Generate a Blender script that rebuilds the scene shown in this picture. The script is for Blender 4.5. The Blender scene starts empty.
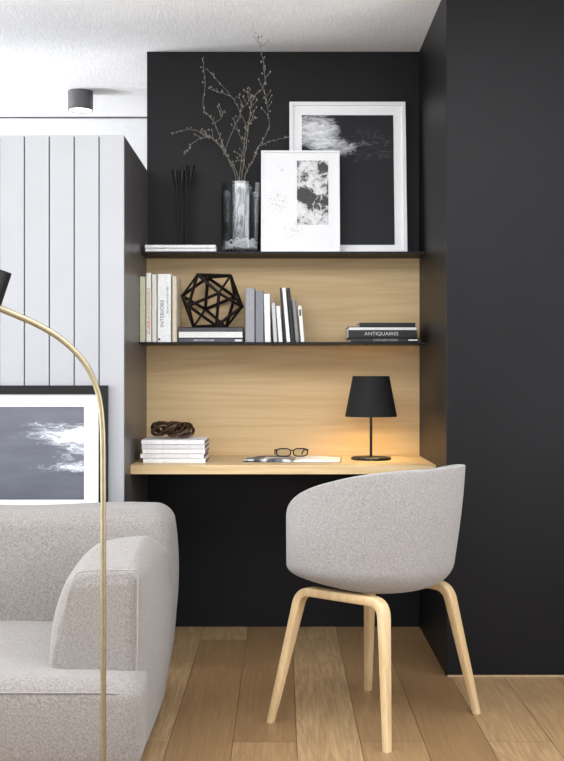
import bpy, bmesh, math, random
from mathutils import Vector, Matrix, Euler, Quaternion, noise as mnoise
PI = math.pi
SC = bpy.context.scene
COL = SC.collection
F = 1150.0; UX = 282.0; VY = 376.0; EYE = 1.09

def P(px, py, D):
    return Vector(((px-UX)*D/F, D, EYE-(py-VY)*D/F))

# ------------------------------------------------------------------ materials
def lin(c):
    return tuple((v/255/12.92 if v/255 <= .04045 else ((v/255+.055)/1.055)**2.4) for v in c)+(1,)

class NT:
    def __init__(s, name):
        s.m = bpy.data.materials.new(name); s.m.use_nodes = True
        s.t = s.m.node_tree; s.t.nodes.clear()
        s.out = s.n('ShaderNodeOutputMaterial')
        s.b = s.n('ShaderNodeBsdfPrincipled')
        s.l(s.b.outputs[0], s.out.inputs[0])
    def n(s, k, **kw):
        nd = s.t.nodes.new(k)
        for a, v in kw.items(): setattr(nd, a, v)
        return nd
    def l(s, a, b): s.t.links.new(a, b)
    def coord(s, scale=(1,1,1), kind='Object', loc=(0,0,0), rot=(0,0,0)):
        tc = s.n('ShaderNodeTexCoord'); mp = s.n('ShaderNodeMapping')
        mp.inputs['Scale'].default_value = scale; mp.inputs['Location'].default_value = loc
        mp.inputs['Rotation'].default_value = rot
        s.l(tc.outputs[kind], mp.inputs[0]); return mp.outputs[0]
    def noise(s, vec, scale=5, detail=3, rough=.5, dist=0):
        nd = s.n('ShaderNodeTexNoise'); s.l(vec, nd.inputs['Vector'])
        nd.inputs['Scale'].default_value = scale; nd.inputs['Detail'].default_value = detail
        nd.inputs['Roughness'].default_value = rough; nd.inputs['Distortion'].default_value = dist
        return nd.outputs['Fac']
    def ramp(s, fac, stops, interp='LINEAR'):
        nd = s.n('ShaderNodeValToRGB'); nd.color_ramp.interpolation = interp
        el = nd.color_ramp.elements
        while len(el) < len(stops): el.new(.5)
        for e, (p, c) in zip(el, stops):
            e.position = p; e.color = c if len(c) == 4 else lin(c)
        s.l(fac, nd.inputs[0]); return nd.outputs[0]
    def math(s, op, a, b=None, c=None, clamp=False):
        nd = s.n('ShaderNodeMath', operation=op); nd.use_clamp = clamp
        for i, v in enumerate((a, b, c)):
            if v is None: continue
            if isinstance(v, (int, float)): nd.inputs[i].default_value = v
            else: s.l(v, nd.inputs[i])
        return nd.outputs[0]
    def mix(s, fac, a, b, mode='MIX'):
        nd = s.n('ShaderNodeMix', data_type='RGBA', blend_type=mode)
        if isinstance(fac, (int, float)): nd.inputs[0].default_value = fac
        else: s.l(fac, nd.inputs[0])
        for i, v in ((6, a), (7, b)):
            if isinstance(v, tuple): nd.inputs[i].default_value = v if len(v) == 4 else lin(v)
            else: s.l(v, nd.inputs[i])
        return nd.outputs[2]
    def bump(s, h, strength=.2, dist=.01):
        nd = s.n('ShaderNodeBump'); nd.inputs['Strength'].default_value = strength
        nd.inputs['Distance'].default_value = dist; s.l(h, nd.inputs['Height'])
        s.l(nd.outputs[0], s.b.inputs['Normal']); return nd
    def setc(s, c):
        if isinstance(c, tuple): s.b.inputs['Base Color'].default_value = c if len(c) == 4 else lin(c)
        else: s.l(c, s.b.inputs['Base Color'])
    def rough(s, r, metal=0, spec=None):
        s.b.inputs['Roughness'].default_value = r; s.b.inputs['Metallic'].default_value = metal
        if spec is not None: s.b.inputs['Specular IOR Level'].default_value = spec

def plain(name, c, rough=.6, metal=0, var=.06, scale=30, bump=0, spec=None):
    m = NT(name); v = m.coord()
    f = m.noise(v, scale, 3)
    a = tuple(max(0, x*(1-var)) for x in c); b = tuple(min(255, x*(1+var)) for x in c)
    m.setc(m.ramp(f, [(.3, lin(a)), (.7, lin(b))])); m.rough(rough, metal, spec)
    if bump: m.bump(f, bump, .002)
    return m.m

def mat_floor():
    m = NT('oak_floor')
    v = m.coord(rot=(0, 0, PI/2), loc=(0.55, 0.1435+.003, 0))
    br = m.n('ShaderNodeTexBrick'); m.l(v, br.inputs[0])
    br.offset = .37; br.offset_frequency = 2; br.squash = 1
    br.inputs['Color1'].default_value = (0, 0, 0, 1); br.inputs['Color2'].default_value = (1, 1, 1, 1)
    br.inputs['Mortar'].default_value = (.5, .5, .5, 1)
    br.inputs['Scale'].default_value = 1; br.inputs['Mortar Size'].default_value = .0011
    br.inputs['Mortar Smooth'].default_value = .1; br.inputs['Bias'].default_value = 0
    br.inputs['Brick Width'].default_value = 2.1; br.inputs['Row Height'].default_value = .19
    rnd = br.outputs['Color']
    tc = m.n('ShaderNodeTexCoord')
    # shift the grain per plank
    sh = m.n('ShaderNodeVectorMath', operation='MULTIPLY_ADD')
    m.l(rnd, sh.inputs[0]); sh.inputs[1].default_value = (7, 13, 5); m.l(tc.outputs['Object'], sh.inputs[2])
    mp = m.n('ShaderNodeMapping'); mp.inputs['Scale'].default_value = (6.5, .55, 1); m.l(sh.outputs[0], mp.inputs[0])
    broad = m.noise(mp.outputs[0], 1.6, 3, .55, .6)
    rings = m.math('FRACT', m.math('MULTIPLY', broad, 11))
    rings = m.math('ABSOLUTE', m.math('SUBTRACT', rings, .5))
    mp2 = m.n('ShaderNodeMapping'); mp2.inputs['Scale'].default_value = (90, 2.5, 1); m.l(sh.outputs[0], mp2.inputs[0])
    fine = m.noise(mp2.outputs[0], 2, 4, .6)
    base = m.ramp(rnd, [(0, (142, 111, 74)), (.5, (165, 133, 93)), (1, (187, 157, 116))])
    g = m.mix(m.math('MULTIPLY', rings, .85), base, (130, 102, 75))
    g = m.mix(m.ramp(fine, [(.38, (0, 0, 0, 1)), (.62, (1, 1, 1, 1))]), m.mix(.42, g, (112, 88, 62)), g)
    kn = m.noise(m.coord(scale=(1, .6, 1)), 2.6, 2, .4)
    g = m.mix(m.ramp(kn, [(.70, (0, 0, 0, 1)), (.76, (1, 1, 1, 1))]), g, (95, 64, 40))
    g = m.mix(br.outputs['Fac'], g, (70, 52, 36))
    m.setc(g); m.rough(.42, spec=.4)
    h = m.math('SUBTRACT', m.math('MULTIPLY', fine, .3), br.outputs['Fac'])
    m.bump(h, .25, .002)
    return m.m

def mat_wood(name, c1, c2, stretch, fine, rings=9, rough=.5):
    m = NT(name)
    v = m.coord(scale=stretch)
    broad = m.noise(v, 1.3, 3, .5, .5)
    r = m.math('ABSOLUTE', m.math('SUBTRACT', m.math('FRACT', m.math('MULTIPLY', broad, rings)), .5))
    f = m.noise(m.coord(scale=fine), 2, 4, .6)
    k = m.math('ADD', m.math('MULTIPLY', r, .9), m.math('MULTIPLY', f, .8))
    m.setc(m.ramp(k, [(.25, c1), (.95, c2)])); m.rough(rough, spec=.35)
    m.bump(f, .08, .001)
    return m.m

def mat_fabric(name, dark, light, scale=520, big=.15):
    m = NT(name); v = m.coord()
    a = m.noise(v, scale, 2, .6); b = m.noise(v, scale*.22, 3, .7); c = m.noise(v, 7, 3, .5)
    wv = m.coord(scale=(1, 1, .5))
    k = m.math('ADD', m.math('MULTIPLY', a, .65), m.math('MULTIPLY', b, .35))
    col = m.ramp(k, [(.36, dark), (.62, light)])
    col = m.mix(m.math('MULTIPLY', c, big), col, dark)
    m.setc(col); m.rough(.92, spec=.15)
    m.b.inputs['Sheen Weight'].default_value = .25
    m.bump(k, .45, .003)
    return m.m

def mat_dark(name, c, rough, sc=(1,1,1), spec=.4):
    m = NT(name); v = m.coord(scale=sc)
    a = m.noise(v, 3, 5, .6)
    m.setc(m.ramp(a, [(.3, tuple(x*.9 for x in c)), (.7, tuple(x*1.12 for x in c))]))
    m.rough(rough, spec=spec)
    m.bump(m.noise(v, 60, 4, .6), .06, .002)
    return m.m

M = {}
M['floor'] = mat_floor()
def mat_ceiling():
    m = NT('brushed_plaster'); v = m.coord(scale=(6, 1, 1), rot=(0, 0, .12))
    a = m.noise(v, 16, 5, .7, .8); b = m.noise(m.coord(), 2.0, 3, .5)
    m.setc(m.ramp(m.math('ADD', m.math('MULTIPLY', a, .6), m.math('MULTIPLY', b, .4)), [(.3, (232, 234, 237)), (.65, (250, 251, 253))]))
    m.rough(.85, spec=.2); m.bump(a, .3, .006); return m.m
M['ceiling'] = mat_ceiling()
M['white'] = plain('white_paint', (243, 243, 244), .7, var=.01)
M['board'] = plain('pale_grey_paint', (164, 165, 168), .45, var=.012, scale=4)
M['groove'] = plain('groove_shade_grey', (92, 92, 98), .8)
M['dark'] = mat_dark('charcoal_stain', (17, 17, 19), .45, spec=.2)
M['darkboard'] = mat_dark('charcoal_boards', (76, 73, 72), .36, (1, 1, .15), spec=.5)
M['oak'] = mat_wood('oak_veneer', (200, 168, 122), (215, 187, 142), (.4, 1, 8), (1.2, 2, 130), 6)
M['desk'] = mat_wood('oak_desktop', (198, 168, 122), (220, 194, 150), (.6, 4, 4), (2, 60, 60), 7, .4)
M['ash'] = mat_wood('pale_ash', (192, 162, 118), (214, 188, 146), (5, 5, .8), (60, 60, 3), 6, .4)
M['sofa'] = mat_fabric('melange_sofa_wool', (96, 90, 86), (168, 162, 157), 800)
M['chair'] = mat_fabric('melange_chair_wool', (112, 107, 105), (178, 174, 172), 850)
M['piping'] = plain('sofa_piping', (150, 145, 142), .9)
M['brass'] = plain('brushed_brass', (158, 146, 120), .42, 1, .04, 60)
M['black'] = plain('matt_black_metal', (12, 12, 13), .5, spec=.3)
M['shade'] = plain('black_lamp_fabric', (20, 20, 21), .85, bump=.1, scale=200)
M['shadein'] = plain('cream_shade_lining', (225, 205, 170), .8)
M['grey_metal'] = plain('grey_lamp_metal', (92, 92, 94), .5)
M['frame_white'] = plain('white_lacquer', (238, 238, 240), .35, var=.01)
M['mat'] = plain('white_mount_card', (245, 245, 246), .8, var=.006)
M['paper'] = plain('page_paper', (232, 230, 228), .85, var=.03, scale=90)
M['twig'] = plain('twig_bark', (112, 106, 96), .8, var=.2, scale=80)
M['bud'] = plain('bud_grey', (138, 133, 122), .8, var=.2, scale=150)
M['bronze'] = plain('dark_bronze', (72, 52, 36), .45, .35, .3, 60, .3)
M['geo'] = plain('dark_iron', (38, 32, 30), .45, .5, .25, 60)
M['steel'] = plain('zinc_bracket', (205, 200, 190), .35, .8)
M['cord'] = plain('black_cord', (16, 16, 17), .6)

def emis(name, c, s):
    m = NT(name); m.b.inputs['Emission Color'].default_value = lin(c); m.b.inputs['Emission Strength'].default_value = s
    m.setc(c); return m.m
M['glow'] = emis('lit_diffuser', (255, 252, 246), 2.5)
M['bulb'] = emis('warm_bulb', (255, 205, 130), 6)

def mat_glass():
    m = NT('clear_glass')
    tr = m.n('ShaderNodeBsdfTransparent'); tr.inputs[0].default_value = (.93, .95, .96, 1)
    gl = m.n('ShaderNodeBsdfGlossy'); gl.inputs['Roughness'].default_value = .03
    lw = m.n('ShaderNodeLayerWeight'); lw.inputs['Blend'].default_value = .35
    mx = m.n('ShaderNodeMixShader'); m.l(m.math('ADD', m.math('MULTIPLY', lw.outputs['Facing'], .38), .05), mx.inputs[0])
    m.l(tr.outputs[0], mx.inputs[1]); m.l(gl.outputs[0], mx.inputs[2]); m.l(mx.outputs[0], m.out.inputs[0])
    return m.m
M['glass'] = mat_glass()
def mat_milky():
    m = NT('frosted_sleeve'); v = m.coord(scale=(1, 1, .22))
    a = m.noise(v, 55, 4, .7, 1.8)
    m.setc(m.ramp(a, [(.36, (120, 120, 124)), (.5, (205, 205, 208)), (.7, (240, 240, 243))])); m.rough(.4)
    tr = m.n('ShaderNodeBsdfTransparent'); mx = m.n('ShaderNodeMixShader')
    m.l(m.ramp(a, [(.35, (.35, .35, .35, 1)), (.6, (.75, .75, .75, 1))]), mx.inputs[0])
    m.l(tr.outputs[0], mx.inputs[1]); m.l(m.b.outputs[0], mx.inputs[2]); m.l(mx.outputs[0], m.out.inputs[0])
    return m.m
M['milky'] = mat_milky()

# art: masks built from the picture's own local coordinates (u,v in metres, origin at image centre)
def sep(m):
    tc = m.n('ShaderNodeTexCoord'); s = m.n('ShaderNodeSeparateXYZ'); m.l(tc.outputs['Object'], s.inputs[0])
    return s.outputs[0], s.outputs[2]
def blob(m, x, z, cx, cz, rx, rz, soft=1.0):
    a = m.math('POWER', m.math('DIVIDE', m.math('SUBTRACT', x, cx), rx), 2)
    b = m.math('POWER', m.math('DIVIDE', m.math('SUBTRACT', z, cz), rz), 2)
    return m.math('SUBTRACT', 1.0, m.math('ADD', a, b), clamp=True)
def art_plume():
    m = NT('charcoal_cloud_print'); x, z = sep(m)
    n = m.noise(m.coord(scale=(5, 1, 14), rot=(0, .5, 0)), 3.2, 9, .78, 1.4)
    b1 = blob(m, x, z, -.14, .215, .12, .085); b2 = blob(m, x, z, -.07, .14, .12, .05); b3 = blob(m, x, z, .06, .15, .22, .09)
    k = m.math('ADD', m.math('MULTIPLY', b1, 1.25), m.math('ADD', m.math('MULTIPLY', b2, .7), m.math('MULTIPLY', b3, .12)))
    w = m.math('MULTIPLY', m.ramp(m.math('ADD', m.math('MULTIPLY', n, .8), m.math('MULTIPLY', k, .22)), [(.42, (0, 0, 0, 1)), (.70, (1, 1, 1, 1))]), m.math('MULTIPLY', k, 2.5, clamp=True), clamp=True)
    m.setc(m.mix(w, (40, 41, 44), (236, 238, 242))); m.rough(.6, spec=.2); return m.m
def art_ink():
    m = NT('ink_photo_print'); x, z = sep(m)
    v = m.coord(); n = m.noise(v, 24, 8, .68, .8); n2 = m.noise(v, 70, 5, .7)
    k = m.math('ADD', m.math('MULTIPLY', blob(m, x, z, -.035, -.01, .05, .045), 1.7), m.math('MULTIPLY', blob(m, x, z, .02, -.05, .07, .05), .9))
    k = m.math('ADD', k, m.math('MULTIPLY', blob(m, x, z, .05, .09, .04, .07), .6))
    w = m.math('ADD', n, m.math('MULTIPLY', k, .16))
    c = m.ramp(w, [(.42, (236, 236, 238)), (.54, (200, 200, 202)), (.58, (110, 110, 112)), (.61, (16, 16, 18))])
    c = m.mix(m.math('MULTIPLY', n2, .2), c, (170, 170, 172))
    m.setc(c); m.rough(.6); return m.m
def art_splash():
    m = NT('ink_spatter_paper'); x, z = sep(m)
    n = m.noise(m.coord(), 130, 4, .7)
    k = m.math('ADD', blob(m, x, z, -.095, .0, .05, .06), m.math('ADD', blob(m, x, z, -.03, -.125, .05, .045), m.math('MULTIPLY', blob(m, x, z, -.08, .14, .02, .015), 1.4)))
    w = m.math('MULTIPLY', m.ramp(n, [(.55, (0, 0, 0, 1)), (.66, (1, 1, 1, 1))]), k, clamp=True)
    m.setc(m.mix(w, (240, 240, 242), (60, 60, 62))); m.rough(.7); return m.m
def art_wave():
    m = NT('grey_sea_print'); x, z = sep(m)
    n = m.noise(m.coord(scale=(3, 1, 11), rot=(0, .22, 0)), 5.5, 10, .8, 1.2)
    n3 = m.noise(m.coord(scale=(1, 1, 6)), 3, 4, .5)
    k = m.math('ADD', m.math('MULTIPLY', blob(m, x, z, .29, .075, .22, .055), 1.3), m.math('MULTIPLY', blob(m, x, z, .36, .01, .13, .10), 1.2))
    k = m.math('ADD', k, m.math('MULTIPLY', blob(m, x, z, .30, -.055, .18, .025), .9))
    w = m.ramp(m.math('ADD', m.math('MULTIPLY', n, .9), m.math('MULTIPLY', k, .16)), [(.565, (0, 0, 0, 1)), (.66, (.35, .35, .35, 1)), (.76, (1, 1, 1, 1))])
    base = m.ramp(n3, [(.3, (84, 86, 96)), (.7, (104, 106, 116))])
    m.setc(m.mix(w, base, (240, 244, 250))); m.rough(.5); return m.m
M['plume'] = art_plume(); M['ink'] = art_ink(); M['spatter'] = art_splash(); M['wave'] = art_wave()

# ------------------------------------------------------------------ objects
def link(name, me, mat, parent=None, loc=None):
    o = bpy.data.objects.new(name, me); COL.objects.link(o)
    if mat is not None and me is not None: me.materials.append(M[mat] if isinstance(mat, str) else mat)
    if parent is not None: o.parent = parent
    if loc is not None: o.location = loc
    return o
def tag(o, label=None, cat=None, group=None, kind=None):
    if label: o['label'] = label
    if cat: o['category'] = cat
    if group: o['group'] = group
    if kind: o['kind'] = kind
    return o
def empty(name, loc, label, cat, group=None, rz=0):
    o = bpy.data.objects.new(name, None); COL.objects.link(o); o.location = loc; o.rotation_euler = (0, 0, rz)
    o.empty_display_size = .05
    return tag(o, label, cat, group)

class MB:
    def __init__(s): s.bm = bmesh.new()
    def box(s, lo, hi, bev=0, seg=2, mtx=None):
        b = bmesh.new(); bmesh.ops.create_cube(b, size=1)
        lo = Vector(lo); hi = Vector(hi); c = (lo+hi)/2; d = hi-lo
        for v in b.verts: v.co = Vector((v.co.x*d.x, v.co.y*d.y, v.co.z*d.z))+c
        if bev: bmesh.ops.bevel(b, geom=b.edges[:], offset=bev, segments=seg, affect='EDGES', profile=.5)
        if mtx: bmesh.ops.transform(b, matrix=mtx, verts=b.verts[:])
        s.merge(b); return s
    def merge(s, b):
        me = bpy.data.meshes.new('t'); b.to_mesh(me); b.free(); s.bm.from_mesh(me); bpy.data.meshes.remove(me)
    def tube(s, pts, r, n=10, caps=True, squash=1.0):
        pts = [Vector(p) for p in pts]; N = len(pts)
        rs = r if isinstance(r, (list, tuple)) else [r]*N
        rings = []; up = None
        for i, p in enumerate(pts):
            t = (pts[min(i+1, N-1)]-pts[max(i-1, 0)]).normalized()
            if up is None:
                a = Vector((0, 0, 1)) if abs(t.z) < .9 else Vector((0, 1, 0))
                up = (a-t*a.dot(t)).normalized()
            else: up = (up-t*up.dot(t)).normalized()
            sd = t.cross(up)
            rings.append([s.bm.verts.new(p+rs[i]*(math.cos(2*PI*k/n)*up*squash+math.sin(2*PI*k/n)*sd)) for k in range(n)])
        for a, b in zip(rings, rings[1:]):
            for k in range(n): s.bm.faces.new((a[k], a[(k+1) % n], b[(k+1) % n], b[k]))
        if caps: s.bm.faces.new(rings[0][::-1]); s.bm.faces.new(rings[-1])
        return s
    def loft(s, rings, close=True, caps=True):
        vr = [[s.bm.verts.new(p) for p in r] for r in rings]; n = len(vr[0])
        for a, b in zip(vr, vr[1:]):
            for k in range(n if close else n-1): s.bm.faces.new((a[k], a[(k+1) % n], b[(k+1) % n], b[k]))
        if caps: s.bm.faces.new(vr[0][::-1]); s.bm.faces.new(vr[-1])
        return s
    def lathe(s, prof, n=40, c=(0, 0, 0), caps=True):
        c = Vector(c)
        return s.loft([[c+Vector((r*math.cos(2*PI*k/n), r*math.sin(2*PI*k/n), z)) for k in range(n)] for r, z in prof], True, caps)
    def ball(s, c, r, seg=8):
        b = bmesh.new(); bmesh.ops.create_uvsphere(b, u_segments=seg, v_segments=max(4, seg-2), radius=1)
        if not isinstance(r, tuple): r = (r, r, r)
        for v in b.verts: v.co = Vector((v.co.x*r[0], v.co.y*r[1], v.co.z*r[2]))+Vector(c)
        s.merge(b); return s
    def build(s, name, mat, parent=None, loc=None, smooth=True, ang=40, origin=None):
        bmesh.ops.recalc_face_normals(s.bm, faces=s.bm.faces[:])
        if origin is not None: bmesh.ops.translate(s.bm, vec=-Vector(origin), verts=s.bm.verts[:]); loc = origin
        me = bpy.data.meshes.new(name); s.bm.to_mesh(me); s.bm.free()
        if smooth:
            for p in me.polygons: p.use_smooth = True
            try: me.set_sharp_from_angle(angle=math.radians(ang))
            except Exception: pass
        return link(name, me, mat, parent, loc)

def spline(pts, n=8):
    pts = [Vector(p) for p in pts]; out = []
    for i in range(len(pts)-1):
        p0 = pts[max(i-1, 0)]; p1 = pts[i]; p2 = pts[i+1]; p3 = pts[min(i+2, len(pts)-1)]
        for k in range(n):
            t = k/n
            out.append(.5*((2*p1)+(-p0+p2)*t+(2*p0-5*p1+4*p2-p3)*t*t+(-p0+3*p1-3*p2+p3)*t**3))
    out.append(pts[-1]); return out

def rbox(lo, hi, r, deform=None, k=6, m=14):
    """soft rounded box surface as MB"""
    lo = Vector(lo); hi = Vector(hi); c = (lo+hi)/2; h = (hi-lo)/2
    r = min(r, min(h)*.999)
    ax = []
    for i in range(3):
        inn = h[i]-r
        cs = [-h[i]+r*(1-math.tan(PI/4*(1-j/k))) for j in range(k)]
        cs += [-inn+2*inn*j/m for j in range(m+1)]
        cs += [h[i]-r*(1-math.tan(PI/4*((j+1)/k))) for j in range(k)]
        ax.append(cs)
    mb = MB(); cache = {}
    def vert(p):
        key = tuple(round(x, 6) for x in p)
        if key not in cache:
            q = Vector([max(-(h[i]-r), min(h[i]-r, p[i])) for i in range(3)])
            d = Vector(p)-q
            w = q+d.normalized()*r if d.length > 1e-9 else q
            w = w+c
            if deform: w = Vector(deform(w.x, w.y, w.z))
            cache[key] = mb.bm.verts.new(w)
        return cache[key]
    for a in range(3):
        b, d = (a+1) % 3, (a+2) % 3
        for sgn in (-1, 1):
            for i in range(len(ax[b])-1):
                for j in range(len(ax[d])-1):
                    q = []
                    for (ii, jj) in ((i, j), (i+1, j), (i+1, j+1), (i, j+1)):
                        p = [0, 0, 0]; p[a] = sgn*h[a]; p[b] = ax[b][ii]; p[d] = ax[d][jj]; q.append(vert(p))
                    if len(set(q)) >= 3:
                        try: mb.bm.faces.new(list(dict.fromkeys(q)))
                        except ValueError: pass
    return mb

def sstep(a, b, x):
    t = max(0, min(1, (x-a)/(b-a))); return t*t*(3-2*t)

def text_mesh(name, body, size, mat, parent, loc, rot, sx=1.0, bold=.0):
    cu = bpy.data.curves.new(name, 'FONT'); cu.body = body; cu.size = size; cu.align_x = 'CENTER'; cu.align_y = 'CENTER'
    cu.extrude = .0002; cu.offset = bold
    t = bpy.data.objects.new('t', cu); COL.objects.link(t)
    dg = bpy.context.evaluated_depsgraph_get(); dg.update()
    me = bpy.data.meshes.new_from_object(t.evaluated_get(dg)); bpy.data.objects.remove(t); bpy.data.curves.remove(cu)
    me.materials.clear(); me.name = name
    o = link(name, me, mat, parent, loc); o.rotation_euler = rot; o.scale = (sx, 1, 1)
    return o

# ------------------------------------------------------------------ dimensions
XL, XR = -.587, .596          # alcove sides
YB = 5.0                      # alcove back
YP = 4.272                    # front of the boarded partition
YW = 4.17                     # front of the right dark wall
ZC = 2.5
RX0, RX1, RY0, RY1 = -3.6, 2.4, -2.2, 6.26

def struct(name, mb, mat, **k): return tag(mb.build(name, mat, smooth=False, **k), kind='structure')
struct('floor', MB().box((RX0-.1, RY0-.1, -.1), (RX1+.1, RY1+.1, 0)), 'floor')
KX0, KX1, KY0, KY1 = -2.2, 1.6, 1.3, 2.8  # ceiling opening for an added skylight, out of view
struct('ceiling', MB().box((RX0-.1, RY0-.1, ZC), (KX0, RY1+.1, ZC+.1)).box((KX1, RY0-.1, ZC), (RX1+.1, RY1+.1, ZC+.1))
       .box((KX0, RY0-.1, ZC), (KX1, KY0, ZC+.1)).box((KX0, KY1, ZC), (KX1, RY1+.1, ZC+.1)), 'ceiling')
struct('wall_far', MB().box((RX0-.1, RY1, 0), (RX1+.1, RY1+.1, ZC)), 'white')
struct('wall_back', MB().box((XL, YB, 0), (XR, YB+.12, ZC)), 'dark')
struct('wall_right', MB().box((XR, YW, 0), (RX1, YB+.12, ZC), .002, 1), 'dark')
struct('trim_lit_floor_line', MB().box((XR+.004, YW-.004, 0), (RX1, YW, .006)), plain('lit_floor_line_tone', (176, 150, 118), .5))  # pale strip standing in for the lit line of floor at the wall base

# boarded partition: pale painted front, charcoal side towards the alcove
PZ = 1.985
body = MB().box((RX0, YP+.012, 0), (XL-.0125, YB+.1, PZ-.004))
struct('wall_partition', body, 'groove')
fb = MB(); x = XL
while x > RX0:
    fb.box((max(x-.0925+.0022, RX0), YP, 0), (x-(.0022 if x != XL else 0), YP+.013, PZ), .0012, 1); x -= .0925
struct('trim_2', fb, 'board')
sb = MB(); y = YP+.013
while y < YB-.001:
    y2 = min(y+.0925, YB)
    sb.box((XL-.013, y+.0018, 0), (XL, y2-(.001 if y2 < YB else 0), PZ), .001, 1); y += .0925
struct('trim_3', sb, 'darkboard')

# left outer wall with two tall windows, rear wall with a wide window (behind the viewer)
def wall_open(name, axis, at, a0, a1, holes, thick, mat):
    mb = MB()
    def bx(u0, u1, z0, z1):
        if u1-u0 < .001 or z1-z0 < .001: return
        if axis == 'x': mb.box((at-thick, u0, z0), (at, u1, z1))
        else: mb.box((u0, at-thick, z0), (u1, at, z1))
    u = a0
    for (h0, h1, z0, z1) in holes:
        bx(u, h0, 0, ZC); bx(h0, h1, 0, z0); bx(h0, h1, z1, ZC); u = h1
    bx(u, a1, 0, ZC)
    struct(name, mb, mat)
LW = [(.2, 2.6, .25, 2.35), (3.1, 4.2, .05, 2.35), (5.15, 6.15, .3, 2.35)]
RW = [(-2.6, 1.4, .5, 2.35)]
SW = [(.6, 3.2, .3, 2.35)]
wall_open('wall_left', 'x', RX0, RY0, RY1, LW, .1, 'white')
wall_open('wall_rear', 'y', RY0, RX0, RX1, RW, .1, 'white')
wall_open('wall_side', 'x', RX1+.1, RY0, RY1, SW, .1, 'white')
wi = 1
for (h0, h1, z0, z1) in SW:
    mb = MB(); f = .04
    for (a, b, c, d) in ((h0, h0+f, z0, z1), (h1-f, h1, z0, z1), (h0, h1, z0, z0+f), (h0, h1, z1-f, z1)):
        mb.box((RX1+.03, a, c), (RX1+.07, b, d))
    struct('window_5', mb, 'white')
for (h0, h1, z0, z1) in LW:
    mb = MB(); f = .04
    for (a, b, c, d) in ((h0, h0+f, z0, z1), (h1-f, h1, z0, z1), (h0, h1, z0, z0+f), (h0, h1, z1-f, z1)):
        mb.box((RX0-.07, a, c), (RX0-.02, b, d))
    struct('window_%d' % wi, mb, 'white'); wi += 1
for (h0, h1, z0, z1) in RW:
    mb = MB(); f = .04
    for (a, b, c, d) in ((h0, h0+f, z0, z1), (h1-f, h1, z0, z1), ((h0+h1)/2-f/2, (h0+h1)/2+f/2, z0, z1), (h0, h1, z0, z0+f), (h0, h1, z1-f, z1)):
        mb.box((a, RY0-.07, c), (b, RY0-.02, d))
    struct('window_%d' % wi, mb, 'white'); wi += 1

mb = MB(); f = .05
for (a, b, c, d) in ((KX0, KX0+f, KY0, KY1), (KX1-f, KX1, KY0, KY1), (KX0, KX1, KY0, KY0+f), (KX0, KX1, KY1-f, KY1), (-.33, -.27, KY0, KY1)):
    mb.box((a, c, ZC+.02), (b, d, ZC+.08))
struct('window_6', mb, 'white')  # frame of the unseen skylight, added for light from above

struct('trim_shadow_gap', MB().box((RX0, RY1-.006, ZC-.008), (RX1, RY1, ZC)), 'grey_metal')  # grey strip standing in for the shadow line where wall meets ceiling

# ------------------------------------------------------------------ alcove joinery
Z1, Z2, ZD = 1.6086, 1.2295, .7455
S1, S2, SD = 4.79, 4.72, 4.45
def static(name, mb, mat, label, cat, origin, **k):
    return tag(mb.build(name, mat, origin=origin, **k), label, cat)
static('wall_panel', MB().box((XL, YB-.014, ZD-.06), (XR, YB, Z1-.009)), 'oak',
       'pale oak veneer panel lining the back of the alcove between desk and top shelf', 'panel', (0, YB-.014, ZD))
static('shelf', MB().box((XL, S1, Z1-.009), (XR, YB, Z1), .0008, 1), 'black',
       'upper thin black shelf carrying the vase and the leaning pictures', 'shelf', (0, S1, Z1))
static('shelf', MB().box((XL, S2, Z2-.008), (XR, YB-.014, Z2), .0008, 1), 'black',
       'lower thin black shelf carrying the rows of books', 'shelf', (0, S2, Z2))
desk = static('desktop', MB().box((XL, SD, ZD-.036), (XR, YB-.014, ZD), .0012, 1), 'desk',
       'pale oak built-in desktop spanning the alcove under the shelves', 'desk', (0, SD, ZD))

# ------------------------------------------------------------------ books
bookmats = {}
def bmat(c, rough=.55):
    k = (c, rough)
    if k not in bookmats: bookmats[k] = plain('book_cover_%d_%d_%d' % c, c, rough, var=.04, scale=60)
    return bookmats[k]
def book_standing(px0, px1, ytop, D, cover, label, group, lean=0, depth=.17, name='book', z0=Z2, spinew=None):
    """upright book, spine to the viewer; lean in degrees to the left"""
    x0 = (px0-UX)*D/F; x1 = (px1-UX)*D/F; w = x1-x0-.0006; h = EYE-(ytop-VY)*D/F-z0
    o = empty(name, (x0+w/2+.0003, D, z0), label, 'book', group)
    th = math.radians(lean); c = min(.0022, w*.16)
    h = (h-abs(math.sin(th))*0)/math.cos(th)
    mt = Matrix.Rotation(-th, 4, 'Y')
    lift = w/2*math.sin(abs(th))
    mt = Matrix.Translation((0, 0, lift))@mt
    mb = MB(); 
    mb.box((-w/2, 0, 0), (-w/2+c, depth, h), .0004, 1, mt); mb.box((w/2-c, 0, 0), (w/2, depth, h), .0004, 1, mt)
    mb.box((-w/2, 0, 0), (w/2, c, h), .0005, 1, mt)
    mb.build('cover', bmat(cover), o, smooth=False)
    MB().box((-w/2+c, c, .003), (w/2-c, depth-.004, h-.003), mtx=mt).build('pages', 'paper', o, smooth=False)
    return o, w, h, mt
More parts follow.
